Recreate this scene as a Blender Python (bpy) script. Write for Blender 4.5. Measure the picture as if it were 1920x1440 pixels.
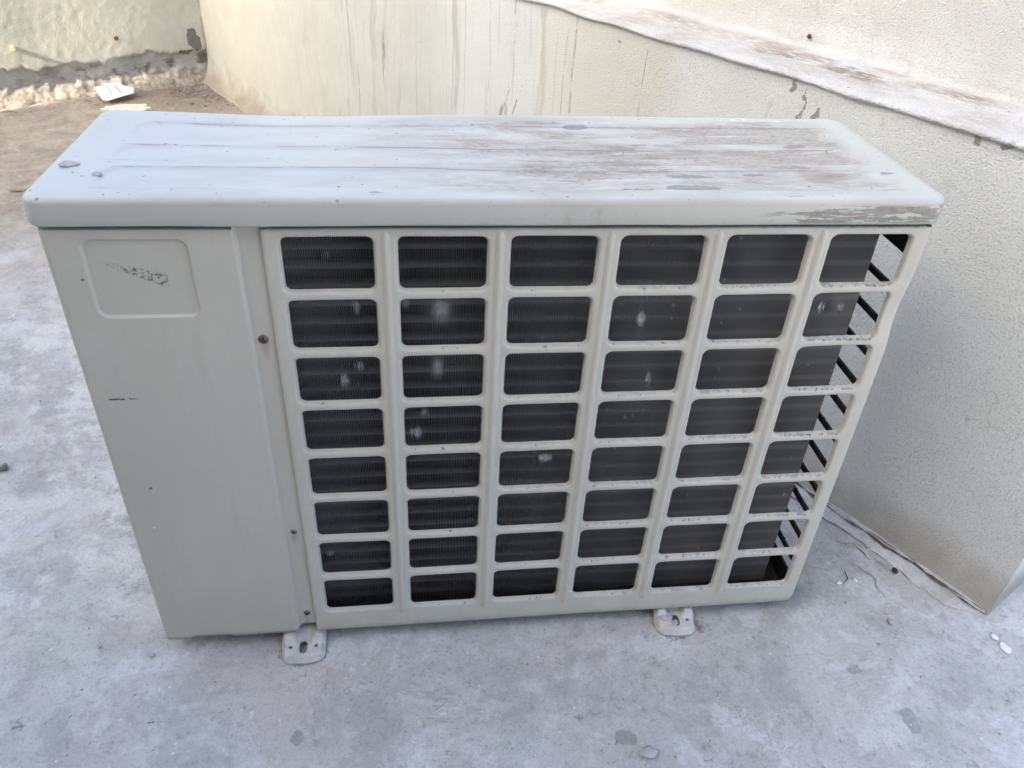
import bpy, bmesh, math, random
import numpy as np
from mathutils import Vector, Matrix, noise as mn

# ------------------------------------------------------------------ reset
for o in list(bpy.data.objects):
    bpy.data.objects.remove(o)
scn = bpy.context.scene
COL = scn.collection
random.seed(7)
rng = np.random.RandomState(11)

# ------------------------------------------------------------------ camera
ANG = math.radians(30.3)                       # the two walls stand at this angle to the unit
cu, su = math.cos(ANG), math.sin(ANG)
cd = bpy.data.cameras.new('camera')
cam = bpy.data.objects.new('camera', cd)
COL.objects.link(cam)
scn.camera = cam
cd.sensor_width = 36.0
cd.lens = 1504.47 / 1920 * 36.0
cd.clip_start = 0.02
cd.clip_end = 500
right = Vector((0.9922071, -0.11473831, 0.04858189))
down = Vector((-0.02719207, -0.57990287, -0.81423169))
fwd = Vector((0.12159634, 0.80656542, -0.57850372))
m = Matrix((right, -down, -fwd)).transposed().to_4x4()
m.translation = Vector((0.3274, -0.6963, 0.9147))
cam.matrix_world = m

# ------------------------------------------------------------------ sky, sun, exposure
def uvw(u, v, z=0.0):
    return Vector((u * cu - v * su, u * su + v * cu, z))
SUN = uvw(0.88, 0.095, -0.44).normalized()      # direction the sunlight travels
w = bpy.data.worlds.new('World')
scn.world = w
w.use_nodes = True
wn = w.node_tree
for n in list(wn.nodes):
    wn.nodes.remove(n)
sky = wn.nodes.new('ShaderNodeTexSky')
sky.sky_type = 'NISHITA'
sky.sun_disc = False
sky.sun_elevation = math.asin(-SUN.z)
sky.sun_rotation = math.atan2(-SUN.x, -SUN.y)
sky.air_density = 0.60
sky.dust_density = 5.0
sky.ozone_density = 0.1
bg = wn.nodes.new('ShaderNodeBackground')
bg.inputs['Strength'].default_value = 0.15
wo = wn.nodes.new('ShaderNodeOutputWorld')
wn.links.new(sky.outputs[0], bg.inputs[0])
wn.links.new(bg.outputs[0], wo.inputs[0])
sl = bpy.data.lights.new('sun', 'SUN')
sl.energy = 2.0
sl.angle = math.radians(0.53)
sl.color = (1.0, 0.90, 0.74)
so = bpy.data.objects.new('sun', sl)
COL.objects.link(so)
so.rotation_euler = SUN.to_track_quat('-Z', 'Y').to_euler()
so.location = uvw(-3, -1, 4)
vs = scn.view_settings
vs.view_transform = 'Standard'
vs.look = 'None'
vs.gamma = 1.0
vs.use_curve_mapping = False
vs.exposure = 2.72
scn.cycles.max_bounces = 6
scn.cycles.diffuse_bounces = 4
scn.cycles.glossy_bounces = 2
scn.cycles.use_adaptive_sampling = True
scn.cycles.adaptive_threshold = 0.02

# ------------------------------------------------------------------ node helper
class S:
    """a socket or number with arithmetic, so that masks read as formulas"""
    def __init__(s, g, k): s.g, s.k = g, k
    def _b(s, op, o, rev=False):
        a, b = (o, s) if rev else (s, o)
        return s.g.math(op, a, b)
    def __add__(s, o): return s._b('ADD', o)
    __radd__ = __add__
    def __mul__(s, o): return s._b('MULTIPLY', o)
    __rmul__ = __mul__
    def __sub__(s, o): return s._b('SUBTRACT', o)
    def __rsub__(s, o): return s._b('SUBTRACT', o, True)
    def __truediv__(s, o): return s._b('DIVIDE', o)
    def mx(s, o): return s._b('MAXIMUM', o)
    def mn(s, o): return s._b('MINIMUM', o)
    def abs(s): return s.g.math('ABSOLUTE', s, 0)
    def gt(s, o): return s._b('GREATER_THAN', o)
    def r(s, a, b, c=0.0, d=1.0): return s.g.mapr(s, a, b, c, d)

class G:
    def __init__(self, name):
        self.m = bpy.data.materials.new(name)
        self.m.use_nodes = True
        self.t = self.m.node_tree
        self.b = self.t.nodes['Principled BSDF']
        self.P = S(self, self.node('ShaderNodeTexCoord').outputs['Object'])
        sp = self.node('ShaderNodeSeparateXYZ')
        self.put(sp.inputs[0], self.P)
        self.x, self.y, self.z = (S(self, sp.outputs[i]) for i in range(3))
        self._h = None
    def node(self, t): return self.t.nodes.new(t)
    def put(self, inp, v):
        if isinstance(v, S): v = v.k
        if isinstance(v, bpy.types.NodeSocket): self.t.links.new(v, inp)
        elif isinstance(v, (tuple, list)):
            inp.default_value = tuple(v) + ((1.0,) if len(v) == 3 and len(inp.default_value) == 4 else ())
        else: inp.default_value = v
    def math(self, op, a, b):
        n = self.node('ShaderNodeMath'); n.operation = op
        self.put(n.inputs[0], a); self.put(n.inputs[1], b)
        return S(self, n.outputs[0])
    def mapr(self, v, a, b, c, d):
        n = self.node('ShaderNodeMapRange'); n.clamp = True
        for i, q in enumerate((v, a, b, c, d)): self.put(n.inputs[i], q)
        return S(self, n.outputs[0])
    def vm(self, op, a, b, out=0):
        n = self.node('ShaderNodeVectorMath'); n.operation = op
        self.put(n.inputs[0], a); self.put(n.inputs[1], b)
        return S(self, n.outputs[out])
    def sc(self, v, s): return self.vm('MULTIPLY', v, s)
    def noise(self, scale, detail=3.0, rough=0.5, vec=None, dist=0.0, col=False):
        n = self.node('ShaderNodeTexNoise')
        self.put(n.inputs['Vector'], vec or self.P)
        n.inputs['Scale'].default_value = scale
        n.inputs['Detail'].default_value = detail
        n.inputs['Roughness'].default_value = rough
        n.inputs['Distortion'].default_value = dist
        return S(self, n.outputs['Color' if col else 0])
    def vor(self, scale, feature='F1', vec=None, out='Distance', rnd=1.0):
        n = self.node('ShaderNodeTexVoronoi'); n.feature = feature
        self.put(n.inputs['Vector'], vec or self.P)
        n.inputs['Scale'].default_value = scale
        n.inputs['Randomness'].default_value = rnd
        return S(self, n.outputs[out])
    def sepx(self, c):
        n = self.node('ShaderNodeSeparateColor'); self.put(n.inputs[0], c)
        return S(self, n.outputs[0])
    def warp(self, vec, scale, amp):
        c = self.noise(scale, 3, 0.5, vec, col=True)
        d = self.sc(self.vm('SUBTRACT', c, (0.5, 0.5, 0.5)), (amp, amp, amp))
        return self.vm('ADD', vec, d)
    def ell(self, c, r, rot=None, axis='X', vec=None):
        q = self.vm('SUBTRACT', vec or self.P, c)
        if rot is not None:
            n = self.node('ShaderNodeVectorRotate'); n.rotation_type = axis + '_AXIS'
            self.put(n.inputs['Vector'], q); n.inputs['Angle'].default_value = rot
            q = S(self, n.outputs[0])
        q = self.vm('DIVIDE', q, r)
        n = self.node('ShaderNodeVectorMath'); n.operation = 'LENGTH'
        self.put(n.inputs[0], q)
        return S(self, n.outputs['Value'])
    def mix(self, f, a, b):
        n = self.node('ShaderNodeMix'); n.data_type = 'RGBA'
        self.put(n.inputs[0], f); self.put(n.inputs[6], a); self.put(n.inputs[7], b)
        return S(self, n.outputs[2])
    def bump(self, h, dist, strength=1.0):
        h = h * (dist * strength)
        self._h = h if self._h is None else self._h + h
    def nz(self):
        n = self.node('ShaderNodeNewGeometry'); s = self.node('ShaderNodeSeparateXYZ')
        self.t.links.new(n.outputs['Normal'], s.inputs[0])
        return S(self, s.outputs[2])
    def specks(self, scale, size, keep, vec=None):
        """sparse round flecks: a share keep of the voronoi cells carries one"""
        d = self.vor(scale, 'F1', vec)
        c = self.sepx(self.vor(scale, 'F1', vec, 'Color'))
        return d.r(size, size * 0.6) * c.r(keep, keep - 0.01)
    def done(self, color, rough=0.6, metal=0.0, spec=0.4):
        self.put(self.b.inputs['Base Color'], color)
        self.put(self.b.inputs['Roughness'], rough)
        self.put(self.b.inputs['Metallic'], metal)
        self.b.inputs['Specular IOR Level'].default_value = spec
        if self._h is not None:                   # one bump node for all relief
            n = self.node('ShaderNodeBump')
            n.inputs['Strength'].default_value = 1.0
            n.inputs['Distance'].default_value = 1.0
            self.put(n.inputs['Height'], self._h)
            self.put(self.b.inputs['Normal'], S(self, n.outputs[0]))
        return self.m

# ------------------------------------------------------------------ materials
def mat_paint(name, kind='plain'):
    g = G(name)
    col = g.mix(g.noise(5, 3).r(.35, .65), (.482, .468, .392), (.517, .505, .430))
    col = g.mix(g.noise(60, 5, .7).r(.55, .8) * .18, col, (.42, .39, .33))
    runs = g.noise(1.0, 4, .65, g.sc(g.warp(g.P, 12, .02), (70, 70, 2.2))).r(.50, .70) * g.noise(5, 3, .6).r(.38, .62)
    col = g.mix(runs * .22, col, (.36, .33, .27))
    col = g.mix(g.noise(18, 5, .7).r(.52, .72) * .16, col, (.60, .59, .55))
    grm = g.z.r(.032, .020) * g.noise(90, 4, .7).r(.40, .56)
    col = g.mix(grm * .5, col, (.26, .235, .20))
    fine = g.noise(240, 4, .7)
    chips = g.specks(38, .10, .10)
    col = g.mix(chips * .9, col, (.85, .85, .83))
    dark = g.specks(30, .085, .07, g.warp(g.P, 60, .02))
    col = g.mix(dark * .85, col, (.09, .085, .08))
    ru = .42
    if kind == 'panel':
        # black scuffs on the embossed plate and a short scratch below it
        w = g.warp(g.P, 90, .012)
        dd = (g.z + g.x * .36 - .5795).abs()                        # a trail that falls and widens to the right
        tr = (dd / (g.x.r(.045, .095) * .0065 + .0022)).r(1.0, .5) * g.x.r(.044, .050) * g.x.r(.1035, .100)
        ln = g.vor(360, 'DISTANCE_TO_EDGE', g.sc(w, (.6, 1, 1.1)))
        m1 = ln.r(.20, .08) * g.noise(260, 3, .7).r(.46, .54) * tr * g.x.r(.045, .075, .5, 1.0)
        e2 = g.ell((.030, 0, .4095), (.020, 1, .0014))
        m2 = e2.r(1.0, .7) * g.noise(170, 2).r(.50, .56)
        e3 = g.ell((.02, 0, .56), (.022, 1, .02))
        m3 = g.specks(110, .20, .12) * e3.r(1.0, .8)
        col = g.mix((m1.mx(m2).mx(m3)) * .9, col, (.055, .053, .05))
        for cz in (.475, .204, .054):            # rust that ran from the screws
            e = g.ell((.1800, 0, cz - .009), (.0060, 9, .018), vec=g.warp(g.P, 90, .006)).r(1.0, .2)
            col = g.mix(e * .45, col, (.30, .19, .10))
        low = g.z.r(.16, .03) * g.noise(14, 4, .6).r(.42, .7)
        col = g.mix(low * .35, col, (.43, .38, .31))
    if kind == 'grille':
        up = g.nz().r(.25, .7)
        grit = up * g.noise(120, 4, .7).r(.52, .58) * g.x.r(.35, .8, .12, 1.0)
        col = g.mix(grit * .8, col, (.30, .295, .28))
        low = g.z.r(.12, .03) * g.noise(30, 4, .6).r(.45, .7)
        col = g.mix(low * .4, col, (.40, .36, .30))
        mk = g.specks(75, .16, .06, g.sc(g.P, (1, 1, .6))) * g.x.r(.45, .8)
        col = g.mix(mk * .8, col, (.16, .155, .145))
    g.bump(g.noise(9, 2), .0016, .6)
    g.bump(fine, .00012, .5)
    return g.done(col, g.noise(25, 3).r(.3, .7, ru - .07, ru + .12), 0, .45)

def mat_lid():
    g = G('weathered_lid_paint')
    x, y, z = g.x, g.y, g.z
    st = g.sc(g.P, (1.0, 3.2, 1.0))
    col = g.mix(g.noise(6, 3).r(.3, .7), (.49, .512, .452), (.535, .56, .505))  # same enamel as the body, with the sky's cool tint put into it
    top = z.r(.619, .6235)
    grain = g.noise(170, 5, .8, g.sc(g.P, (.7, 1.5, 1)))
    # pinkish film of dust over the whole top
    film = g.noise(9, 5, .65, st).r(.42, .66) * x.r(.03, .10) * x.r(.845, .80)
    col = g.mix(film * top * .55, col, (.41, .37, .34))
    # brown dirt, densest right of the middle, broken up and scratched through
    zone = x.r(.25, .42) * x.r(.830, .800) * y.r(.004, .02) * y.r(.243, .225)
    big = g.noise(6.5, 6, .68, g.sc(g.P, (1, 2.3, 1)), .5)
    streak = g.noise(26, 6, .74, g.sc(g.P, (.40, 1.9, 1)))
    bandA = y.r(.158, .162) * y.r(.212, .208)
    bandB = y.r(.092, .096) * y.r(.138, .134)
    bands = (bandA + bandB) * x.r(.60, .75) * x.r(.816, .808) * .22
    dirt = (big * .62 + streak * .38 + bands + .02).r(.44, .585) * zone
    brk = (grain * .6 + streak * .4).r(.38, .55, .12, 1.0)
    col = g.mix(dirt * brk * .95, col, (.325, .29, .24))
    patch = (big + (grain - .5) * .22).r(.56, .585) * zone * streak.r(.42, .55)
    col = g.mix(patch * .55, col, (.28, .245, .20))
    scr = g.noise(80, 5, .8, g.sc(g.P, (.10, 1.5, 1))).r(.57, .63) * dirt
    col = g.mix(scr * .75, col, (.62, .63, .60))
    # bare grey flakes with ragged outlines
    wsm = g.warp(g.warp(g.P, 45, .016), 160, .007)
    fl = g.noise(30, 5, .7, g.sc(wsm, (.45, 1.5, 1))).r(.665, .675) * x.r(.25, .5, .2, 1) * top
    col = g.mix(fl * .9, col, (.245, .24, .225))
    for c, r_ in (((.605, .028, 0), (.030, .009, 9)), ((.52, .212, 0), (.016, .007, 9)), ((.612, .062, 0), (.026, .005, 9)),
                  ((.758, .148, 0), (.013, .006, 9)), ((.728, .083, 0), (.022, .004, 9)), ((.825, .065, 0), (.009, .0035, 9)),
                  ((.70, .004, 0), (.010, .002, 9)), ((.58, .152, 0), (.010, .004, 9)), ((.68, .066, 0), (.012, .003, 9)),
                  ((.545, .025, 0), (.02, .002, 9)), ((.30, .010, 0), (.008, .002, 9))):
        e = g.ell(c, r_, vec=wsm).r(1.0, .93) * top
        col = g.mix(e * .85, col, (.235, .23, .22))
    tanp = g.ell((.752, .06, 0), (.030, .022, 9), vec=wsm).r(1.0, .7) * top
    col = g.mix(tanp * .6, col, (.30, .245, .185))
    # white smear at the back right
    sme = g.ell((.745, .238, 0), (.04, .008, 9), vec=g.warp(g.P, 30, .02))
    col = g.mix(((sme - .75).abs().r(.10, .03)).mx((sme - .35).abs().r(.10, .03)) * top * .8, col, (.70, .71, .69))
    flecks = g.specks(95, .17, .16, g.warp(g.P, 200, .006)) * top
    col = g.mix(flecks * .85, col, (.10, .085, .07))
    fl3 = g.specks(190, .2, .10, g.sc(g.P, (.5, 1, 1))) * top
    col = g.mix(fl3 * .7, col, (.20, .17, .14))
    # thin dirt lines that settle along the pressed bands
    lj = (g.noise(6, 3) - .5) * .007
    lk = g.noise(13, 5, .7, st).r(.40, .52) * top * x.r(.04, .06) * x.r(.825, .81)
    for yy in (.211, .157, .137, .091, .074, .021):
        ln = (y + lj - yy).abs().r(.0016, .0005) * lk
        col = g.mix(ln * .65, col, (.26, .215, .18))
    # peeling on the front lip, right end
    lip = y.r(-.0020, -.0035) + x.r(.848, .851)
    sk = g.noise(210, 6, .75, g.sc(g.warp(g.P, 30, .010), (.07, .5, 1.0))) * .7 + g.noise(22, 4, .7) * .3
    zone2 = x.r(.655, .69) * z.r(.601, .604) * z.r(.6235, .6195)
    peel = (sk + x.r(.68, .84) * .045).r(.512, .525) * zone2 * lip.mn(1.0)
    col = g.mix(peel * .92, col, g.mix(grain.r(.35, .6), (.16, .145, .12), (.27, .25, .215)))
    col = g.mix(lip.mn(1.0) * (1 - peel) * .32, col, (.37, .345, .28))  # rest of the lip toned down in colour to offset its extra light
    sm = (g.noise(46, 5, .75, g.sc(g.P, (.8, 1, .5))).r(.54, .66)) * x.r(.3, .5) * x.r(.75, .62) * z.r(.625, .615)
    col = g.mix(sm * .5 * lip.mn(1.0), col, (.36, .30, .26))
    g.bump(g.noise(7, 2), .003, .5)
    g.bump(grain, .0004, .6)
    return g.done(col, (dirt * .35 + .38), 0, .45)

# places where the coil's fins were knocked flat: x, z, half-width, half-height, bend
DENT = [(.357, .489, .011, .013, .0016), (.252, .403, .005, .009, .0022), (.269, .422, .005, .006, .0022), (.353, .418, .006, .012, .0018),
        (.329, .329, .006, .007, -.0026), (.338, .356, .004, .005, .002), (.485, .283, .008, .007, -.0026), (.593, .395, .002, .007, .0035),
        (.573, .474, .004, .010, .002), (.215, .134, .006, .006, .0018), (.78, .487, .005, .008, -.0025), (.800, .485, .004, .006, .0014),
        (.27, .495, .004, .009, .0014), (.32, .50, .004, .006, .0012), (.71, .37, .004, .004, -.0014), (.245, .555, .006, .006, .0008), (.62, .56, .01, .004, .0007)]
def mat_fin():
    g = G('dusty_aluminium_fin')
    col = g.mix(g.noise(16, 4, .6).r(.35, .7), (.235, .235, .23), (.31, .305, .29))
    col = g.mix(g.noise(9, 3).r(.5, .75) * g.x.r(.45, .8) * .5, col, (.20, .165, .13))
    tb = g.math('SINE', (g.z - .0485) * (2 * math.pi / .0214) + math.pi / 2, 0).r(.35, .9)
    col = g.mix(tb * .55, col, (.42, .42, .41))          # pale bands put into the colour for light catching corrugated fins
    wd = g.warp(g.P, 90, .010); br = g.noise(300, 2, .6, g.sc(g.P, (2.0, 0, .35))).r(.36, .64, .25, 1.0); rub = None
    for (cx, cz, rx, rz, am) in DENT:
        e = g.ell((cx, 0, cz), (rx * 1.15, 99, rz * 1.15), vec=wd).r(1.0, .0 if abs(am) < .0019 else .55) * min(1.0, .25 + abs(am) * 330)
        rub = e if rub is None else rub.mx(e)
    col = g.mix(rub * br, col, (.74, .75, .75))
    sp = g.specks(120, .24, .09, g.warp(g.sc(g.P, (1, 0, .7)), 200, .006)) * g.noise(6, 2).r(.42, .56)
    col = g.mix(sp * .9, col, (.72, .72, .70))
    return g.done(col, .5, .25, .4)

def mat_flat(name, c, rough=.6, metal=0.0, var=.25, scale=40, bump=0.0):
    g = G(name)
    d = tuple(k * (1 - var) for k in c)
    n = g.noise(scale, 4, .6)
    if bump: g.bump(n, bump)
    return g.done(g.mix(n.r(.35, .65), d, c), rough, metal)

def mat_concrete():
    g = G('worn_cement_floor')
    w1 = g.warp(g.P, 5, .10)
    big = g.noise(3.2, 3, .6, w1)
    mid = g.noise(13, 5, .68, w1)
    fine = g.noise(62, 4, .78)
    grit = g.noise(260, 3, .8)
    flk = g.noise(16, 5, .70, g.vm('ADD', w1, (9, 2, 4)))
    cl = g.noise(4.5, 3, .6, g.vm('ADD', g.P, (6, 1, 3))).r(.42, .62)      # where the skim coat is worn at all
    col = g.mix(big.r(.35, .65), (.48, .482, .462), (.57, .578, .562))
    # brown-grey and pinkish worn areas
    col = g.mix(mid.r(.40, .60) * .65, col, (.41, .40, .375))
    col = g.mix(g.noise(2.3, 4, .6, g.vm('ADD', w1, (8, 3, 5))).r(.50, .66) * .6, col, (.46, .455, .415))
    pk = g.noise(6.5, 3, .6, g.vm('ADD', w1, (3, 7, 1)))
    col = g.mix(pk.r(.48, .64) * g.x.r(1.0, .6, .35, .7), col, (.53, .49, .46))
    # skim coat that flakes off: pale islands with a dark rim
    col = g.mix(flk.r(.53, .58) * cl * .45, col, (.68, .69, .68))
    rim = (flk - .535).abs().r(.008, .002) * fine.r(.46, .58) * cl
    col = g.mix(rim * .6, col, (.19, .185, .175))
    fl2 = g.noise(30, 4, .7, g.vm('ADD', w1, (1, 5, 7)))
    col = g.mix(fl2.r(.60, .66) * .5, col, (.33, .325, .31))
    # curled hairlines
    crk = (g.noise(7, 4, .66, g.vm('ADD', g.P, (1, 2, 9)), .6) - .5).abs().r(.0035, .0010) * cl * fl2.r(.46, .54)
    col = g.mix(crk * .7, col, (.17, .165, .155))
    cur = (g.noise(15, 4, .62, g.vm('ADD', g.P, (4, 4, 2)), .5) - .5).abs().r(.006, .0015) * g.noise(27, 3, .6).r(.56, .62)
    col = g.mix(cur * .75, col, (.15, .145, .14))
    # pale worn zone left of the unit
    zl = g.x.r(.10, -.10) * g.y.r(1.5, .9) * g.y.r(-.10, .10)
    col = g.mix(zl * flk.r(.44, .54) * .8, col, (.68, .67, .62))
    col = g.mix(g.x.r(.35, -.1) * g.y.r(1.2, .8) * pk.r(.50, .62) * .5, col, (.44, .425, .39))
    # tan dust towards the far wall
    far = (g.y + (big - .5) * .9).r(1.02, 1.45)
    tan = g.mix(mid.r(.38, .62), (.29, .245, .19), (.43, .375, .30))
    tan = g.mix(flk.r(.55, .60) * .5, tan, (.50, .44, .35))
    col = g.mix(far * .93, col, tan)
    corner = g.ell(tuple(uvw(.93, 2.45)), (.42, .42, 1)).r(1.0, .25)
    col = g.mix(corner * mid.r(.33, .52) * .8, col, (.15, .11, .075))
    # damp brownish stains
    w25 = g.warp(g.P, 25, .04)
    for c, r_ in (((.505, -.095), (.030, .036)), ((.55, -.05), (.05, .018)), ((.09, .05), (.10, .03)), ((.85, .02), (.10, .05)), ((1.02, .12), (.05, .12))):
        e = g.ell((c[0], c[1], 0), (r_[0], r_[1], 1), vec=w25).r(1.0, .1)
        col = g.mix(e * .42, col, (.25, .225, .195))
    # grey smooth patches of newer cement
    w60 = g.warp(g.P, 60, .016)
    for c, r_ in (((.945, -.178), (.011, .018)), ((.573, -.170), (.014, .011)), ((.178, -.134), (.007, .011)), ((.99, -.245), (.008, .010)), ((.905, -.10), (.012, .008))):
        e = g.ell((c[0], c[1], 0), (r_[0], r_[1], 1), vec=w60).r(1.0, .9)
        col = g.mix(e * .75, col, (.27, .28, .27))
    # blotches a hand or two across: damp grey, chalky white, greenish
    bl = g.noise(8.5, 5, .72, g.vm('ADD', w1, (2, 9, 6)))
    near = 1 - far
    col = g.mix(bl.r(.535, .60) * near * .50, col, (.35, .35, .335))
    col = g.mix(bl.r(.455, .40) * near * .5, col, (.655, .665, .65))
    gn = g.noise(5.2, 3, .65, g.vm('ADD', w1, (7, 7, 2)))
    col = g.mix(gn.r(.53, .66) * near * .45, col, (.44, .46, .42))
    # even pores and wear at every scale
    col = g.mix(fine.r(.46, .32) * gn.r(.40, .62, .15, .60), col, (.22, .215, .20))
    col = g.mix(fine.r(.56, .74) * .40, col, (.70, .705, .70))
    col = g.mix(grit.r(.48, .34) * .32, col, (.20, .195, .185))
    # paint drips, dark pits
    dr = g.specks(26, .12, .09, g.warp(g.P, 70, .034))
    col = g.mix(dr * .8, col, (.68, .69, .68))
    dr2 = g.specks(85, .17, .05)
    col = g.mix(dr2 * .8, col, (.72, .72, .71))
    pit = g.specks(46, .11, .15, g.warp(g.P, 120, .034))
    col = g.mix(pit * .85, col, (.07, .066, .06))
    g.bump(mid, .006, .6)
    g.bump(fine, .0030, .9)
    g.bump(grit, .0007, .7)
    return g.done(col, .82, 0, .25)

def mat_wall(kind):
    g = G('limewash_' + kind)
    u, v, z = g.x, g.y, g.z
    w1 = g.warp(g.P, 4, .10)
    big = g.noise(2.6, 5, .6, w1)
    mid = g.noise(11, 5, .6, w1)
    fine = g.noise(95, 4, .6)
    if kind == 'parapet':
        col = g.mix(big.r(.38, .62), (.64, .665, .615), (.73, .75, .705))
        far_dim = v.r(.50, .95)
        col = g.mix(far_dim * .8, col, g.mix(mid.r(.35, .65), (.41, .425, .37), (.46, .475, .42)))  # far stretch darkened in colour to offset the strong light there
        # yellower repaint between two soft vertical borders, then a bluish one
        vv = v + (g.noise(7, 3, .6) - .5) * .06
        yel = vv.r(.135, .205) * vv.r(.555, .505)
        col = g.mix(yel * .5, col, (.58, .56, .43))
        blu = vv.r(.520, .55) * vv.r(.95, .75)
        col = g.mix(blu * .55, col, (.58, .61, .565))
        # rain streaks
        s1 = g.noise(1.0, 4, .6, g.sc(w1, (30, 34, 1.1))).r(.56, .70)
        s2 = g.noise(1.0, 3, .5, g.sc(g.P, (80, 95, 1.6))).r(.60, .72)
        ar = v.r(.30, .55) * v.r(1.9, 1.3)
        col = g.mix((s1 * .55).mx(s2 * .62) * ar, col, (.335, .32, .275))
        jit = (g.noise(9, 2, .6, g.sc(g.P, (1, 1, .6))) - .5) * .022
        brk = g.noise(30, 2, .6).r(.36, .5)
        for v0, zt, zb, wd in ((.417, .64, .30, .0035), (.44, .60, .3, .0014), (.60, .70, .40, .0022), (.83, .7, .2, .0017), (.69, .7, .3, .0015), (.78, .7, .3, .0012), (1.335, .7, .25, .004), (1.30, .35, .15, .004), (.235, .62, .4, .0016)):
            ln = (v + jit - v0).abs().r(wd, wd * .3) * z.r(zb, zb + .08) * z.r(zt, zt - .02) * brk
            col = g.mix(ln * .72, col, (.27, .255, .22))
        # scuffs where something rubbed the wall
        scf = g.noise(40, 3, .7, g.sc(g.P, (3, 3, .8))).r(.45, .55)
        w55 = g.warp(g.P, 75, .030); w22 = g.warp(g.P, 26, .05)
        lg = g.noise(60, 5, .78, g.sc(g.P, (2, .6, 1))).r(.42, .50)
        for c, r_, a in (((0, .585, .425), (99, .004, .055), -.42), ((0, .625, .412), (99, .003, .045), -.40), ((0, .632, .388), (99, .014, .030), -.40), ((0, 1.147, .40), (99, .010, .075), -.10)):
            e = g.ell(c, r_, a, 'X').r(1.0, .5) * scf
            col = g.mix(e * .9, col, (.21, .205, .19))
        # chipped plaster below the coping edge
        for c, r_ in (((.972, -.339, .616), (.055, .007, .009)), ((.972, -.372, .619), (.055, .010, .007)), ((.972, -.062, .612), (.055, .006, .008)), ((.972, -.11, .585), (.055, .004, .010)), ((.972, -.085, .59), (.055, .0025, .030)), ((.972, .30, .60), (.055, .004, .004))):
            e = g.ell(c, r_, vec=w55).r(1.0, .85)
            col = g.mix(e * .8, col, (.20, .18, .13))
        # old dirt, rust and droppings on the ledge
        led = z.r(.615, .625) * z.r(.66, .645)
        for c, r_, k in (((1.10, .25, 0), (.03, .10, 9), (.30, .25, .20)), ((1.075, .03, 0), (.030, .075, 9), (.15, .085, .045)), ((1.085, -.03, 0), (.018, .045, 9), (.16, .07, .035)), ((1.068, -.10, 0), (.024, .065, 9), (.13, .105, .07)), ((1.13, -.13, 0), (.018, .035, 9), (.30, .20, .11)), ((1.10, -.24, 0), (.028, .09, 9), (.26, .21, .16)), ((1.09, .12, 0), (.04, .15, 9), (.46, .40, .33))):
            e = g.ell(c, r_, vec=w22).r(1.0, .5) * lg * led
            col = g.mix(e * .95, col, k)
        col = g.mix(led * .55, col, g.mix(lg * mid.r(.42, .58), (.60, .585, .56), (.40, .355, .31)))  # whole ledge dimmed in colour against its strong light, plus dirt blotches
        col = g.mix(u.r(1.12, 1.14) * mid.r(.30, .60, .35, .75), col, (.56, .565, .52))      # upper wall dimmed in colour to offset its extra light
        end = v.r(-.601, -.603)
        col = g.mix(end, col, (.76, .76, .74))
        # dirt at the foot
        foot = (z + (mid - .5) * .12).r(.085, .010)
        col = g.mix(foot * .85, col, (.27, .235, .18))
        ft2 = (z + (mid - .5) * .25).r(.35, .05) * v.r(1.0, .2)
        col = g.mix(ft2 * .35, col, (.46, .46, .40))
        blot = g.noise(20, 5, .7, w1).r(.62, .74) * v.r(.5, .2)
        col = g.mix(blot * .45, col, (.40, .40, .35))
        rough_zone = v.r(.95, .25)
    else:
        col = g.mix(big.r(.38, .62), (.52, .52, .44), (.58, .58, .495))
        zz = z + (g.noise(9, 4, .6) - .5) * .06 + (g.noise(50, 4, .65) - .5) * .035 + u.r(.55, .95) * -.012
        bare = zz.r(.118, .108)
        grey = g.mix(mid.r(.35, .65), (.36, .355, .335), (.56, .55, .51))
        grey = g.mix(g.noise(30, 5, .7, w1).r(.48, .6) * .7, grey, (.50, .48, .43))
        col = g.mix(bare, col, grey)
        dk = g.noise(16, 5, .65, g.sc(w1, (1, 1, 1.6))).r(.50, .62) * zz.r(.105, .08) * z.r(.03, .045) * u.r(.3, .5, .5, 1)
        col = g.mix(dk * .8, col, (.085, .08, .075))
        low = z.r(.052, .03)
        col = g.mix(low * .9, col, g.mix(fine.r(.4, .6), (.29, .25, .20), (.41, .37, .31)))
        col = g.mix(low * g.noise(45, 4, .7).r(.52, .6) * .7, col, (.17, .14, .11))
        wv = g.warp(g.warp(g.P, 24, .034), 90, .014)
        e = g.ell((.945, 0, .150), (.024, 9, .046), .35, 'Y', vec=wv).r(1.0, .92)
        e2 = g.ell((.908, 0, .110), (.028, 9, .012), vec=wv).r(1.0, .9)
        col = g.mix(e.mx(e2), col, (.20, .195, .185))
        halo = g.ell((.93, 0, .125), (.055, 9, .035), vec=wv).r(1.0, .8) * (1 - e.mx(e2))
        col = g.mix(halo * .7, col, (.50, .50, .47))
        cr = u.r(.975, .985) * g.noise(22, 3).r(.45, .55)
        col = g.mix(cr * .5, col, (.22, .21, .18))
        g.bump(1 - e.mx(e2), .004, 1)
        rough_zone = g.math('ADD', u.r(.7, .4, .15, .55), 0)
    hair = g.vor(3.6, 'DISTANCE_TO_EDGE', g.warp(g.P, 9, .14)).r(.0032, .0010) * g.noise(7, 3, .6, g.vm('ADD', g.P, (2, 8, 3))).r(.53, .60)
    col = g.mix(hair * .4, col, (.36, .34, .29))
    pit = g.specks(34, .10, .10, g.warp(g.P, 70, .012))
    col = g.mix(pit * .75, col, (.22, .20, .16))
    # stippled render under the paint
    st = g.noise(320, 2, .62, g.sc(g.P, (1, 1, 1.3)))
    st2 = fine
    col = g.mix(st.r(.47, .30) * rough_zone * .42, col, (.30, .29, .25))
    g.bump(mid, .010, .35)
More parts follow.
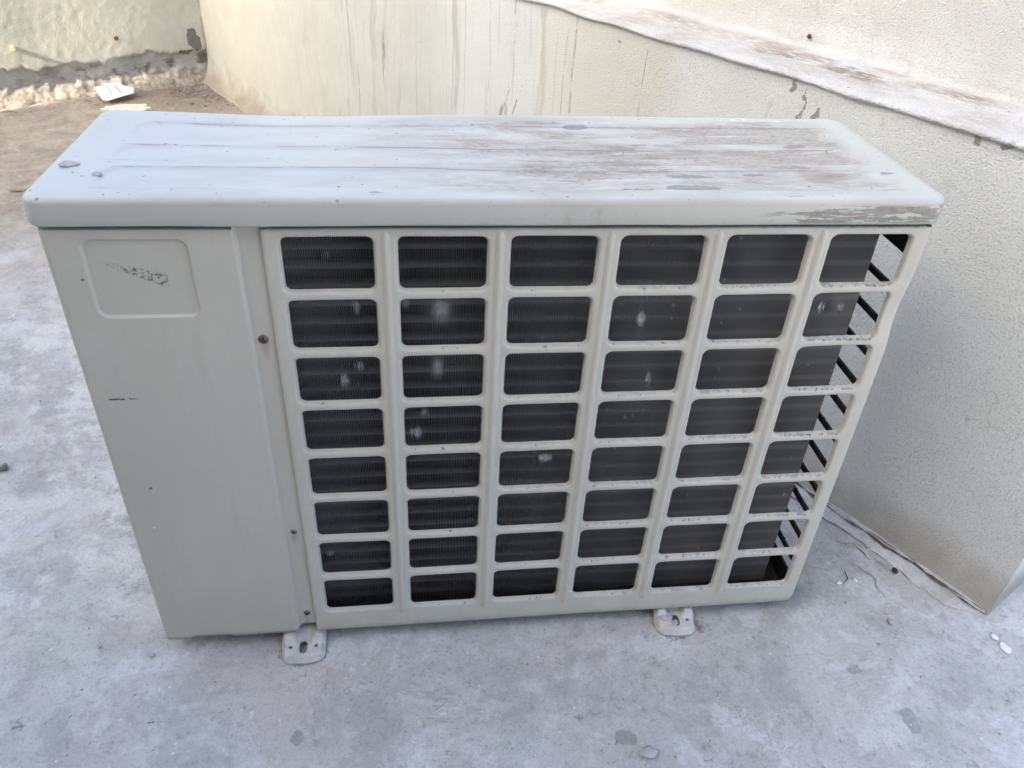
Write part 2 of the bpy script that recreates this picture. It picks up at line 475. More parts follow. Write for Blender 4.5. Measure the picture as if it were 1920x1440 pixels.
    g.bump(st * rough_zone + st2 * .14, .0040, 1.0)
    return g.done(col, .85, 0, .2)

M = {
    'paint': mat_paint('aged_cream_enamel'),
    'panel': mat_paint('aged_cream_enamel_panel', 'panel'),
    'grille': mat_paint('aged_cream_enamel_grille', 'grille'),
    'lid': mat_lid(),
    'fin': mat_fin(),
    'tube': mat_flat('dull_copper_tube', (.24, .235, .225), .6, .2),
    'foot': mat_flat('pale_foot_enamel', (.60, .585, .54), .5, 0, .22, 70),
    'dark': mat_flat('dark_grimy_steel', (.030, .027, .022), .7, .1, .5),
    'bar': mat_flat('grimy_black_bar', (.020, .017, .012), .8, 0, .5, 90),
    'pan': mat_flat('rusty_base_pan', (.075, .068, .055), .8, .1, .6, 30),
    'screw': mat_flat('rusted_screw_steel', (.23, .18, .14), .5, .6, .5, 300),
    'floor': mat_concrete(),
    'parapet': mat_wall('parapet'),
    'back': mat_wall('far_wall'),
    'shade_wall': mat_flat('added_shade_wall_cream', (.44, .40, .33), .9, 0, .1, 3),
    'mortar': mat_flat('grey_mortar', (.40, .40, .39), .9, 0, .25, 30, .004),
    'crumb': mat_flat('cement_crumb', (.36, .345, .32), .95, 0, .45, 120, .001),
    'grime': mat_flat('packed_black_grime', (.055, .048, .038), .95, 0, .5, 60, .001),
    'moss': mat_flat('brown_damp_grime', (.14, .115, .075), .95, 0, .45, 50, .001),
    'card': mat_flat('white_card', (.80, .81, .83), .6, 0, .05, 40),
    'cardline': mat_flat('grey_card_print', (.42, .44, .48), .6, 0, .1),
    'foam': mat_flat('cream_foam_scrap', (.74, .68, .56), .8, 0, .08, 20, .002),
    'wood': mat_flat('pale_wood', (.62, .50, .27), .7, 0, .25, 90),
    'rust': mat_flat('red_rust', (.22, .085, .03), .85, .1, .5, 200),
    'bolt': mat_flat('dull_zinc', (.34, .34, .33), .45, .8, .4, 80),
    'leaf': mat_flat('dry_yellow_leaf', (.48, .33, .12), .8, 0, .4, 80),
    'chip': mat_flat('grey_plaster_chip', (.50, .48, .47), .9, 0, .3, 90, .0008),
    'paintchip': mat_flat('white_paint_flake', (.78, .77, .73), .8, 0, .12, 90),
}

# ------------------------------------------------------------------ object helpers
def link(name, me, mat=None, parent=None, smooth=True):
    o = bpy.data.objects.new(name, me)
    COL.objects.link(o)
    if mat is not None:
        me.materials.clear(); me.materials.append(M[mat])
    if parent is not None: o.parent = parent
    if smooth and len(me.polygons):
        me.polygons.foreach_set('use_smooth', [True] * len(me.polygons))
    return o

def mesh(verts, faces):
    me = bpy.data.meshes.new('mesh')
    me.from_pydata([tuple(map(float, v)) for v in verts], [], [tuple(f) for f in faces])
    me.update()
    return me

def merged(verts, faces, d=1e-5, sharp=None):
    me = mesh(verts, faces)
    bm = bmesh.new(); bm.from_mesh(me)
    bmesh.ops.remove_doubles(bm, verts=bm.verts, dist=d)
    bmesh.ops.dissolve_degenerate(bm, edges=bm.edges, dist=1e-6)
    bmesh.ops.recalc_face_normals(bm, faces=bm.faces)
    if sharp:
        for e in bm.edges:
            if len(e.link_faces) == 2 and e.calc_face_angle(0) > sharp: e.smooth = False
    bm.to_mesh(me); bm.free()
    return me

def tag(o, label, cat, group=None):
    o['label'] = label; o['category'] = cat
    if group: o['group'] = group
    return o

def empty(name, loc=(0, 0, 0), rz=0.0):
    o = bpy.data.objects.new(name, None)
    o.empty_display_size = .05
    COL.objects.link(o); o.location = loc; o.rotation_euler = (0, 0, rz)
    return o

def box_bm(x0, x1, y0, y1, z0, z1, bev=0.0, seg=2):
    bm = bmesh.new()
    bmesh.ops.create_cube(bm, size=1)
    for v in bm.verts:
        v.co = Vector(((x0 + x1) / 2 + v.co.x * (x1 - x0), (y0 + y1) / 2 + v.co.y * (y1 - y0), (z0 + z1) / 2 + v.co.z * (z1 - z0)))
    if bev: bmesh.ops.bevel(bm, geom=bm.edges[:], offset=bev, segments=seg, profile=.5, affect='EDGES')
    return bm

def from_bm(bm):
    me = bpy.data.meshes.new('mesh'); bm.to_mesh(me); bm.free(); return me

def box(name, mat, parent, *a, bev=0.0):
    return link(name, from_bm(box_bm(*a, bev=bev)), mat, parent, smooth=False)

def sst(a, b_, t):
    t = max(0, min(1, (t - a) / (b_ - a))); return t * t * (3 - 2 * t)

def fbm(x, y, z=0.0, oct=4):
    s, a = 0.0, 1.0
    for _ in range(oct):
        s += a * mn.noise((x, y, z)); a *= .5; x *= 2.03; y *= 2.03; z *= 2.03
    return s

def rock_verts(r, seed, flat=.6):
    """irregular little lump, 42 verts"""
    bm = bmesh.new(); bmesh.ops.create_icosphere(bm, subdivisions=2, radius=1)
    rs = np.random.RandomState(seed); off = rs.rand(3) * 50
    sx, sy = .7 + .6 * rs.rand(), .7 + .6 * rs.rand()
    for v in bm.verts:
        k = 1 + .45 * mn.noise(Vector(off) + v.co * 1.3)
        v.co = Vector((v.co.x * k * r * sx, v.co.y * k * r * sy, v.co.z * k * r * flat))
    vs_ = [tuple(v.co) for v in bm.verts]; fs = [tuple(v.index for v in f.verts) for f in bm.faces]
    bm.free()
    return vs_, fs

def lump20(r, seed):
    bm = bmesh.new(); bmesh.ops.create_icosphere(bm, subdivisions=1, radius=1)
    rs = np.random.RandomState(seed)
    vs_ = [tuple((v.co * r * (.65 + .6 * rs.rand()))) for v in bm.verts]
    fs = [tuple(v.index for v in f.verts) for f in bm.faces]
    bm.free(); return vs_, fs
LUMPS = [lump20(1, k) for k in range(9)]

def crumbs(name, spots, mat, parent=None, flat=.6):
    V, F = [], []
    for x, y, z, r in spots:
        vs_, fs = LUMPS[random.randrange(9)]
        a = random.random() * 6.28; c, s = math.cos(a), math.sin(a); b = len(V)
        sx = random.uniform(.6, 1.4)
        for p in vs_:
            V.append((x + r * sx * (p[0] * c - p[1] * s), y + r * (p[0] * s + p[1] * c), z + r * flat * (p[2] + .35)))
        F += [tuple(i + b for i in f) for f in fs]
    o = link(name, mesh(V, F), mat, parent, smooth=False)
    o['kind'] = 'stuff'
    return o

# ================================================================== THE SETTING
# ---- floor: one sheet, finely uneven where the camera looks
def axis(lo, hi, step, far):
    a = list(np.arange(lo, hi + step / 2, step))
    pre, p, s = [], lo, step
    while p > -far: s *= 1.5; p -= s; pre.append(p)
    post, p, s = [], hi, step
    while p < far: s *= 1.5; p += s; post.append(p)
    return pre[::-1] + a + post
ax, ay = axis(-1.35, 1.5, .0125, 60), axis(-.45, 2.75, .0125, 60)
def floor_z(x, y):
    if -2 < x < 2 and -1 < y < 3.2:
        return .0022 * fbm(x * 3, y * 3, 1, 2) + .0011 * fbm(x * 22, y * 22, 5, 3) - .0015
    return -.0015
V = [(x, y, floor_z(x, y)) for y in ay for x in ax]
n = len(ax)
F = [(j * n + i, j * n + i + 1, (j + 1) * n + i + 1, (j + 1) * n + i) for j in range(len(ay) - 1) for i in range(n - 1)]
floor = link('floor', mesh(V, F), 'floor')
floor['kind'] = 'structure'

UW, VB, VE, ZL = .988, 2.545, -.604, .629       # parapet face, far wall face, parapet end, ledge height

# ---- parapet with a ledge (local axes: u, v, z)
def profile(v):
    e = .0035 * fbm(v * 14, 3.1, 0, 3) + .0015 * fbm(v * 60, 9.1, 0, 2)
    lz = ZL + .003 * fbm(v * 9, 7.7, 0, 2)
    k = sst(1.2, 2.1, v)
    fl = .022 + .010 * fbm(v * 6, 1.7, 0, 2) + .030 * k
    pts = [(UW - fl, -.012), (UW - fl * .55, .006 + .010 * k), (UW - fl * .22, .020 + .016 * k), (UW - .001 - .002 * k, .05 + .012 * k)]
    for q in range(1, 41): pts.append((UW, .062 + (lz - .070) * q / 40))
    pts += [(UW - .001, lz - .0066), (UW - .0050 + e * .5, lz - .0058), (UW - .0052 + e, lz - .0015), (UW + .001 + e * .6, lz)]
    for k in range(1, 13): pts.append((UW + .004 + (.146) * k / 12, lz + .0012 * math.sin(k * .9) + .004 * k / 12))
    pts += [(1.143, lz + .010)]
    for k in range(1, 20): pts.append((1.144, lz + .010 + .62 * k / 19))
    pts += [(1.148, 1.275), (1.34, 1.28), (1.345, -.02)]
    return pts
vsamp = list(np.arange(VE, 2.62, .0125))
V, F = [], []
for v in vsamp:
    for (u, z) in profile(v):
        d = .0022 * fbm(v * 5, z * 5, 2.0, 2) + .0006 * fbm(v * 30, z * 30, 4, 2)
        if z > .04 and u < UW + .0045: u += d
        elif u > 1.14 and u < 1.147: u += d * 1.6
        elif z < 1.2: z += d * .6
        if v < VE + .001: v2 = v + .0035 * abs(fbm(z * 40, u * 40, 3, 3))
        else: v2 = v
        V.append((u, v2, z))
n = len(profile(0))
for j in range(len(vsamp) - 1):
    for i in range(n - 1):
        F.append((j * n + i, (j + 1) * n + i, (j + 1) * n + i + 1, j * n + i + 1))
capn = len(V)
cap = [tuple(p) for p in V[:n]]
V += cap
F.append(tuple(range(capn + n - 1, capn - 1, -1)))
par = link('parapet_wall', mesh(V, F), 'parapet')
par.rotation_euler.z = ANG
tag(par, 'tall stained off-white plaster wall with a projecting ledge, right of the air conditioner', 'wall')
par.data.polygons[-1].use_smooth = False

# ---- far wall with crumbled foot
us = list(np.arange(-.25, 1.0, .006))
us = list(np.arange(-6, -.25, .25)) + us + [1.2, 1.36]
zs = list(np.arange(-.012, .42, .006)) + [.5, .7, .9, 1.1, 1.28]
V, F = [], []
for u in us:
    ze = .106 + .020 * fbm(u * 6, 2.2, 0, 3) + .012 * fbm(u * 45, 6.2, 0, 3) + .012 * max(0, min(1, (u - .5) / .4))
    for z in zs:
        t = max(0, min(1, (z - ze + .004) / .008)); t = t * t * (3 - 2 * t)
        off = .002 * fbm(u * 6, z * 6, 8, 2) + .0009 * fbm(u * 40, z * 40, 3, 2) * t
        off += (1 - t) * (.013 + .005 * fbm(u * 18, z * 26, 5, 4))
        f = max(0, 1 - max(z, 0) / .048)
        off -= (f ** 1.5) * (.040 + .006 * fbm(u * 9, 5.5, 0, 3)) + (.0065 * fbm(u * 34, z * 40, 2, 4) if .0 < z < .06 else 0)
        V.append((u, VB + off, z))
n = len(zs)
for j in range(len(us) - 1):
    for i in range(n - 1):
        F.append((j * n + i, (j + 1) * n + i, (j + 1) * n + i + 1, j * n + i + 1))
b = len(V)
V += [(us[0], VB, 1.28), (us[-1], VB, 1.28), (us[-1], VB + .2, 1.28), (us[0], VB + .2, 1.28), (us[0], VB + .2, 0), (us[-1], VB + .2, 0)]
F += [(b, b + 1, b + 2, b + 3), (b + 3, b + 2, b + 5, b + 4)]
fw = link('far_wall', mesh(V, F), 'back')
fw.rotation_euler.z = ANG
tag(fw, 'cream plaster wall with a crumbling grey foot, in the upper left corner', 'wall')

# ---- unseen walls added to block sun and sky and shape the light here
hs = link('added_shade_wall', from_bm(box_bm(-2.80, -2.6, -1.44, 2.165, -.01, 3.4, .01)), 'shade_wall', None, False)
hs.rotation_euler.z = ANG
tag(hs, 'unseen tall cream wall added beyond the left edge to block the sun', 'wall')
hs = link('added_shade_wall', from_bm(box_bm(-2.80, .12, -1.70, -1.45, -.01, 4.0, .01)), 'shade_wall', None, False)
hs.rotation_euler.z = ANG
tag(hs, 'unseen tall cream wall added behind the camera to block sky light', 'wall')
hs = link('added_shade_wall', from_bm(box_bm(-2.79, -2.61, 2.17, 2.54, -.01, 1.2, .01)), 'shade_wall', None, False)
hs.rotation_euler.z = ANG
tag(hs, 'unseen low cream wall added beyond the left edge to stop stray sun', 'wall')

# ---- mortar strip against the parapet, grime lines, cracks in the floor
def strip_edge(v): return UW - .043 - .012 * fbm(v * 7, 4.4, 0, 3) - .005 * fbm(v * 34, 1.4, 0, 2)
V, F = [], []
sv = list(np.arange(VE + .005, 2.50, .006))
for v in sv:
    e = strip_edge(v); k = min(1, (v - VE) / .05); e = UW - .004 - (UW - .004 - e) * (.25 + .75 * k)
    for (t, z) in ((0, -.004), (-.04, .0016), (.03, .0030), (.35, .0036), (.7, .006), (1.05, .010)):
        V.append((e + (UW - e) * t, v, z + .0007 * fbm(v * 40, t * 9, 0, 2)))
for j in range(len(sv) - 1):
    for i in range(5):
        F.append((j * 6 + i, (j + 1) * 6 + i, (j + 1) * 6 + i + 1, j * 6 + i + 1))
ms = link('mortar_strip', mesh(V, F), 'floor', floor)
ms.matrix_parent_inverse = Matrix.Identity(4)
# (the strip is modelled in room axes and turned with them)
ms.rotation_euler.z = ANG

def ribbon(name, pts, w0, mat, z=.0012, wob=.004, parent=None, seed=1.0, lift=None):
    """thin dirt-filled joint following a polyline of floor points"""
    P = []
    for a, b_ in zip(pts[:-1], pts[1:]):
        a, b_ = Vector(a), Vector(b_); k = max(2, int((b_ - a).length / .004))
        P += [a.lerp(b_, i / k) for i in range(k)]
    P.append(Vector(pts[-1]))
    V, F = [], []
    for i, p in enumerate(P):
        d = (P[min(i + 1, len(P) - 1)] - P[max(i - 1, 0)]).normalized()
        nrm = Vector((-d.y, d.x))
        q = p + nrm * (wob * fbm(p.x * 28, p.y * 28, seed, 3))
        ww = w0 * max(.12, .75 + 1.3 * fbm(p.x * 40, p.y * 40, seed + 9, 3)) * min(1, i / 4 + .1, (len(P) - 1 - i) / 4 + .1)
        zz = z + floor_z(q.x, q.y) + .0015
        if lift: zz = z
        V += [(q.x - nrm.x * ww, q.y - nrm.y * ww, zz), (q.x + nrm.x * ww, q.y + nrm.y * ww, zz)]
        if i: F.append((2 * i - 2, 2 * i, 2 * i + 1, 2 * i - 1))
    return link(name, mesh(V, F), mat, parent)

def rib_uv(name, pts, *a, **k):
    return ribbon(name, [tuple(uvw(u, v).xy) for u, v in pts], *a, **k)
# dark joint along the edge of the strip and at the wall's foot
ed = [(strip_edge(v) - .0012, v) for v in np.arange(VE + .06, -.05, .01)]
rib_uv('crack', ed, .0010, 'grime', .0018, .0035, floor, 3)
ft = [(UW - .022 + .004 * fbm(v * 20, 3, 0, 2), v) for v in np.arange(VE, .9, .02)]
rib_uv('crack', ft, .0030, 'moss', .0068, .004, floor, 5, True)
rib_uv('crack', [(u + .003, v) for u, v in ft], .0012, 'grime', .0082, .004, floor, 6, True)
for k, pts in enumerate((
        [(.955, .105), (.985, .085), (1.01, .045), (1.018, .005)],
        [(.985, .13), (1.012, .115), (1.02, .09), (1.04, .065)],
        [(.962, .036), (.966, .052), (.978, .07)],
        [(-.02, .03), (.03, .04), (.06, .05)])):
    ribbon('crack', pts, .0006 if k != 2 else .0011, 'grime', .0006, .014, floor, k * 3.3)

# ================================================================== THE AIR CONDITIONER
W, D, H, ZB = .85, .246, .6008, .023            # body width, depth, underside of the lid, bottom edge
ac = empty('air_conditioner')
tag(ac, 'cream outdoor air conditioner unit with a rear grille, dirty lid and chipped paint', 'air conditioner')

# ---- lid: pressed sheet with three long shallow bands, rounded edges
LO, LT, RC = .0055, .0262, .018
x0, x1, y0, y1 = -LO - .001 + RC, W + LO + .003 - RC, -LO + RC, D + LO - RC
def rr(x, y, cx0, cx1, cy0, cy1, r):
    """signed distance to a rounded rectangle"""
    qx = max(cx0 + r - x, x - cx1 + r); qy = max(cy0 + r - y, y - cy1 + r)
    return math.hypot(max(qx, 0), max(qy, 0)) + min(max(qx, qy), 0) - r
def lid_h(x, y):
    h = 0.0
    for (a, c) in ((.157, .211), (.092, .136), (.021, .073)):
        h -= .0019 * sst(.0025, -.0035, rr(x, y, .045, .812, a, c, .02))
    # pushed-in places
    h -= .0045 * math.exp(-((x - .20) / .14) ** 2 - ((y - .25) / .10) ** 2)
    h -= .0035 * math.exp(-((x - .52) / .20) ** 2 - ((y - .12) / .08) ** 2)
    h += .0016 * math.exp(-((x - .33) / .07) ** 2 - ((y - .10) / .06) ** 2)
    h += .0005 * fbm(x * 9, y * 9, 3, 2)
    return h * min(1, max(0, (x + LO) / .02)) * min(1, max(0, (W + LO + .003 - x) / .02)) * min(1, max(0, (y + LO) / .012))
nx, ny = 230, 76
gx = np.linspace(x0, x1, nx); gy = np.linspace(y0, y1, ny)
V = [(x, y, 0) for y in gy for x in gx]
F = [(j * nx + i, j * nx + i + 1, (j + 1) * nx + i + 1, (j + 1) * nx + i) for j in range(ny - 1) for i in range(nx - 1)]
NA = 8
peri = []                                       # (corner or edge point, outward direction)
for x in gx: peri.append(((x, y0), (0, -1)))
for k in range(1, NA): a = -math.pi / 2 + math.pi / 2 * k / NA; peri.append(((x1, y0), (math.cos(a), math.sin(a))))
for y in gy: peri.append(((x1, y), (1, 0)))
for k in range(1, NA): a = math.pi / 2 * k / NA; peri.append(((x1, y1), (math.cos(a), math.sin(a))))
for x in gx[::-1]: peri.append(((x, y1), (0, 1)))
for k in range(1, NA): a = math.pi / 2 + math.pi / 2 * k / NA; peri.append(((x0, y1), (math.cos(a), math.sin(a))))
for y in gy[::-1]: peri.append(((x0, y), (-1, 0)))
for k in range(1, NA): a = math.pi + math.pi / 2 * k / NA; peri.append(((x0, y0), (math.cos(a), math.sin(a))))
re_ = .0062
prof = [(0, 0), ((RC - re_) * .5, 0), (RC - re_, 0)]
prof += [(RC - re_ + re_ * math.sin(a), -re_ + re_ * math.cos(a)) for a in np.linspace(0, math.pi / 2, 7)[1:]]
prof += [(RC + .0003, -LT * .6), (RC + .0003, -LT + .002), (RC - .0004, -LT + .0004), (RC - .0016, -LT), (RC - .0026, -LT + .001), (RC - .0026, -LT + .012)]
base = len(V); npn = len(peri)
for (s, dz) in prof:
    for (c, d) in peri: V.append((c[0] + d[0] * s, c[1] + d[1] * s, dz))
for k in range(len(prof) - 1):
    for i in range(npn):
        j = (i + 1) % npn
        F.append((base + k * npn + i, base + (k + 1) * npn + i, base + (k + 1) * npn + j, base + k * npn + j))
V2 = []
for (x, y, z) in V:
    wgt = 1 if z > -.004 else max(0, 1 + (z + .004) / .012)
    z2 = H + LT + z + lid_h(x, y) * wgt
    if z < -.02:                                  # the lower rim is not quite straight
        z2 += .0007 * fbm(x * 7, 1.0, 0, 2)
    V2.append((x, y, z2))
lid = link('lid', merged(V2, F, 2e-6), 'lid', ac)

# ---- service panel: left side, corner, front with embossed plate, recessed screw channel
def panel_off(x, z):
    """inward push of the front sheet"""
    o = .0028 * sst(.0013, -.0013, rr(x, z, .0335, .1255, .506, .586, .010))
    o += .0048 * sst(.1672, .1704, x)
    o += .0007 * fbm(x * 6, z * 6, 2, 2) * sst(0, .02, x)
    return o
RB = .007
path = [(0, y) for y in (D, D * .8, D * .6, D * .4, D * .2, .03, RB + .004)]
path += [(RB - RB * math.cos(a), RB - RB * math.sin(a)) for a in np.linspace(0, math.pi / 2, 7)]
path += [(x, 0) for x in np.arange(RB + .002, .1995, .0008)]
zsp = list(np.linspace(ZB, .49, 80)) + list(np.linspace(.4905, .5962, 120))
V, F = [], []
for (x, y) in path:
    lift = 0
    if y < .01:                                   # shallow notch in the bottom edge
        lift = .0032 * sst(.030, .038, x) * sst(.088, .078, x) + .010 * sst(.163, .176, x)
    for z in zsp:
        zz = z + lift * max(0, 1 - (z - ZB) / .03)
        if x > .168: zz = zz + .0045 * max(0, (z - .58) / .0162)
        V.append((x, y + (panel_off(x, z) if y < .006 else 0), zz))
n = len(zsp)
for j in range(len(path) - 1):
    for i in range(n - 1):
        F.append((j * n + i, (j + 1) * n + i, (j + 1) * n + i + 1, j * n + i + 1))
# turned-in top and bottom hems
for idx in (0, n - 1):
    b = len(V)
    for j, (x, y) in enumerate(path):
        p = V[j * n + idx]
        V.append((p[0] + (.008 if y > .01 else 0), p[1] + (.010 if y < .01 else 0), p[2] + (.0008 if idx == 0 else -.0008)))
    for j in range(len(path) - 1):
        F.append((j * n + idx, (j + 1) * n + idx, b + j + 1, b + j))
sp_ = link('service_panel', merged(V, F, 1e-6), 'panel', ac)

# ---- screws in the channel and a pilot hole
def screw(x, z, r, mat):
    bm = bmesh.new()
    prof_ = [(0, -.0019), (.35, -.00185), (.7, -.0013), (.92, -.0005), (1, 0), (1, .002)]
    N = 24; V, F = [], []
    for (q, h) in prof_[1:]:
        for k in range(N):
            a = 2 * math.pi * k / N; V.append((q * r * math.cos(a), h, q * r * math.sin(a)))
    for k in range(len(prof_) - 2):
        for i in range(N):
            j = (i + 1) % N; F.append((k * N + i, (k + 1) * N + i, (k + 1) * N + j, k * N + j))
    F.append(tuple(range(N)))
    bm.free()
    o = link('screw', merged(V, F, 1e-7), mat, ac); o.location = (x, .0047, z)
    bm = box_bm(-r * .62, r * .62, -.0023, -.001, -r * .13, r * .13)
    b2 = box_bm(-r * .13, r * .13, -.0024, -.001, -r * .62, r * .62)
    me2 = bpy.data.meshes.new('t'); b2.to_mesh(me2); b2.free(); bm.from_mesh(me2)
    s = link('cross_slot', from_bm(bm), 'grime', o, False)
    s.rotation_euler.y = random.random()
    return o
screw(.1795, .475, .0052, 'screw')
screw(.1805, .204, .0042, 'bolt')
screw(.1815, .054, .0042, 'screw')
V = [(.0016 * math.cos(a), 0, .0016 * math.sin(a)) for a in np.linspace(0, 2 * math.pi, 17)[:-1]]
ph = link('pilot_hole', mesh(V, [tuple(range(16))]), 'grime', ac); ph.location = (.1805, .0046, .216)

# ---- rear grille: stamped sheet, 6 x 8 rounded openings with rolled edges
GX, PX, CW, GT, PZ, CH = .2072, .1082, .0867, .5871, .0671, .0576
def tile(cx, cz):
    """rings from the rolled rim of one opening out to its tile border"""
    hx, hz, r = CW / 2, CH / 2, .0075
    tx, tz = PX / 2, PZ / 2
    ac_x, ac_z = hx - r, hz - r
    dirs = []                                   # per point: arc centre, unit dir, border point
    def border(c, d):
        ts = []
        if abs(d[0]) > 1e-9: ts.append((math.copysign(tx, d[0]) - c[0]) / d[0])
        if abs(d[1]) > 1e-9: ts.append((math.copysign(tz, d[1]) - c[1]) / d[1])
        t = min(q for q in ts if q > 0); return (c[0] + d[0] * t, c[1] + d[1] * t)
    for sx, sz, a0 in ((1, -1, -90), (1, 1, 0), (-1, 1, 90), (-1, -1, 180)):
        c = (sx * ac_x, sz * ac_z)
        diag = math.degrees(math.atan2(tz - ac_z, tx - ac_x))
        loc = diag if a0 in (0, 180) else 90 - diag
        angs = [loc * k / 3 for k in range(4)] + [loc + (90 - loc) * k / 3 for k in range(1, 4)]
        for a in angs:
            a = math.radians(a0 + a); d = (math.cos(a), math.sin(a))
            d = (round(d[0], 9), round(d[1], 9))
            dirs.append((c, d, border(c, d)))
        # straight side following this corner
        if a0 in (-90, 90): nn, p, q = 4, (sx * ac_x, sz * ac_z), (sx * ac_x, -sz * ac_z)
        else: nn, p, q = 6, (sx * ac_x, sz * ac_z), (-sx * ac_x, sz * ac_z)
        d = (sx, 0) if a0 in (-90, 90) else (0, sz)
        for k in range(1, nn):
            c2 = (p[0] + (q[0] - p[0]) * k / nn, p[1] + (q[1] - p[1]) * k / nn)
            dirs.append((c2, d, border(c2, d)))
    rings = [(-.0010, .0060), (-.0004, .0042)]
    e = .0034
    rings += [(e - e * math.cos(t) , e - e * math.sin(t)) for t in np.linspace(0, math.pi / 2, 6)]
    out = []
    for (s, y) in rings:
        out.append([(cx + c[0] + d[0] * (r + s), y, cz + c[1] + d[1] * (r + s)) for c, d, _ in dirs])
    out.append([(cx + b_[0], 0.0, cz + b_[1]) for _, _, b_ in dirs])
    return out
V, F = [], []
for i in range(6):
    for j in range(8):
        R_ = tile(GX + CW / 2 + i * PX, GT - CH / 2 - j * PZ)
        b = len(V); n = len(R_[0])
        for rg in R_: V += rg
        for k in range(len(R_) - 1):
            for q in range(n):
                q2 = (q + 1) % n
                F.append((b + k * n + q, b + k * n + q2, b + (k + 1) * n + q2, b + (k + 1) * n + q))
bm = bmesh.new(); me = mesh(V, F); bm.from_mesh(me)
bmesh.ops.remove_doubles(bm, verts=bm.verts, dist=2e-5)
tx0, tx1 = GX - (PX - CW) / 2, GX + 5 * PX + CW + (PX - CW) / 2
tz1, tz0 = GT + (PZ - CH) / 2, GT - 7 * PZ - CH - (PZ - CH) / 2
def border_edges(test): return [e for e in bm.edges if len(e.link_faces) == 1 and all(test(v.co) for v in e.verts)]
def extend(test, moves):
    es = border_edges(test)
    for mv in moves:
        r_ = bmesh.ops.extrude_edge_only(bm, edges=es)
        vs_ = [q for q in r_['geom'] if isinstance(q, bmesh.types.BMVert)]
        es = [q for q in r_['geom'] if isinstance(q, bmesh.types.BMEdge)]
        for v in vs_: mv(v)
def setx(x, y=None):
    def f(v):
        v.co.x = x
        if y is not None: v.co.y = y
    return f
def setz(z, y=None):
    def f(v):
        v.co.z = z
        if y is not None: v.co.y = y
    return f
extend(lambda c: abs(c.z - tz1) < 1e-4 and abs(c.y) < 1e-5, [setz(.5945), setz(.5958, .0008), setz(.5962, .0026), setz(.5962, .012)])
lowtest = lambda c: abs(c.z - tz0) < 1e-4 and abs(c.y) < 1e-5
extend(lowtest, [setz(.045), setz(.034), setz(ZB + .0012), setz(ZB, .0010), setz(ZB, .010)])
RR = .0040
WR = W + .0025
right_moves = [setx(WR - RR, 0)] + [setx(WR - RR + RR * math.sin(a), RR - RR * math.cos(a)) for a in np.linspace(0, math.pi / 2, 7)[1:]] + [setx(WR, .016), setx(WR - .0012, .0165), setx(WR - .0012, .010)]
def addy(f):
    """keep an already turned-in hem behind the new edge"""
    return f
extend(lambda c: abs(c.x - tx1) < 1e-4 and c.y < .0011, right_moves)
extend(lambda c: abs(c.x - tx0) < 1e-4 and c.y < .0011, [setx(.1932), setx(.1920, .0012), setx(.1920, .0050), setx(.1945, .0056)])
# blows: the buckled right post and slight waviness of the sheet
for v in bm.verts:
    c = v.co
    k = math.exp(-((c.z - .492) / .034) ** 2) * sst(.822, .846, c.x)
    c.x -= .0010 * k; c.y += .0040 * k
    k = math.exp(-((c.z - .455) / .016) ** 2) * sst(.826, .846, c.x)
    c.y -= .0010 * k
    k = math.exp(-((c.z - .463) / .05) ** 2 - ((c.x - .80) / .05) ** 2)
    c.y += .0016 * k
    c.y += .0007 * fbm(c.x * 5, c.z * 5, 6, 2)
    c.z += .0006 * fbm(c.x * 9, c.z * 7, 16, 2)
rc_ = .011
for v in bm.verts:
    dx_, dz_ = v.co.x - (WR - rc_), (ZB + rc_) - v.co.z
    if dx_ > 0 and dz_ > 0:
        d_ = math.hypot(dx_, dz_)
        if d_ > rc_: v.co.x = WR - rc_ + dx_ * rc_ / d_; v.co.z = ZB + rc_ - dz_ * rc_ / d_
bmesh.ops.recalc_face_normals(bm, faces=bm.faces)
bm.to_mesh(me); bm.free()
gr = link('rear_grille', me, 'grille', ac)

# five pressed ribs between the columns
def rib_mesh():
    V, F = [], []
    zz = np.linspace(.048, .5935, 110); ss = np.linspace(-1, 1, 15)
    for z in zz:
        endk = min(1, (z - .048) / .007, (.5935 - z) / .007); endk = math.sin(max(0, endk) * math.pi / 2)
        wd = .0062 * (.45 + .55 * endk)
        for s in ss:
            V.append((s * wd, .0004 - .0036 * endk * (.5 + .5 * math.cos(s * math.pi)) , z))
    n = 15
    for j in range(len(zz) - 1):
        for i in range(n - 1): F.append((j * n + i, j * n + i + 1, (j + 1) * n + i + 1, (j + 1) * n + i))
    return mesh(V, F)
rm = rib_mesh(); rm.materials.append(M['grille'])
for i in range(5):
    o = link('pressed_rib', rm, None, gr)
    o.location = (GX + CW + (PX - CW) / 2 + i * PX, .0007 * fbm((GX + CW + i * PX) * 5, 1.5, 6, 2), 0)

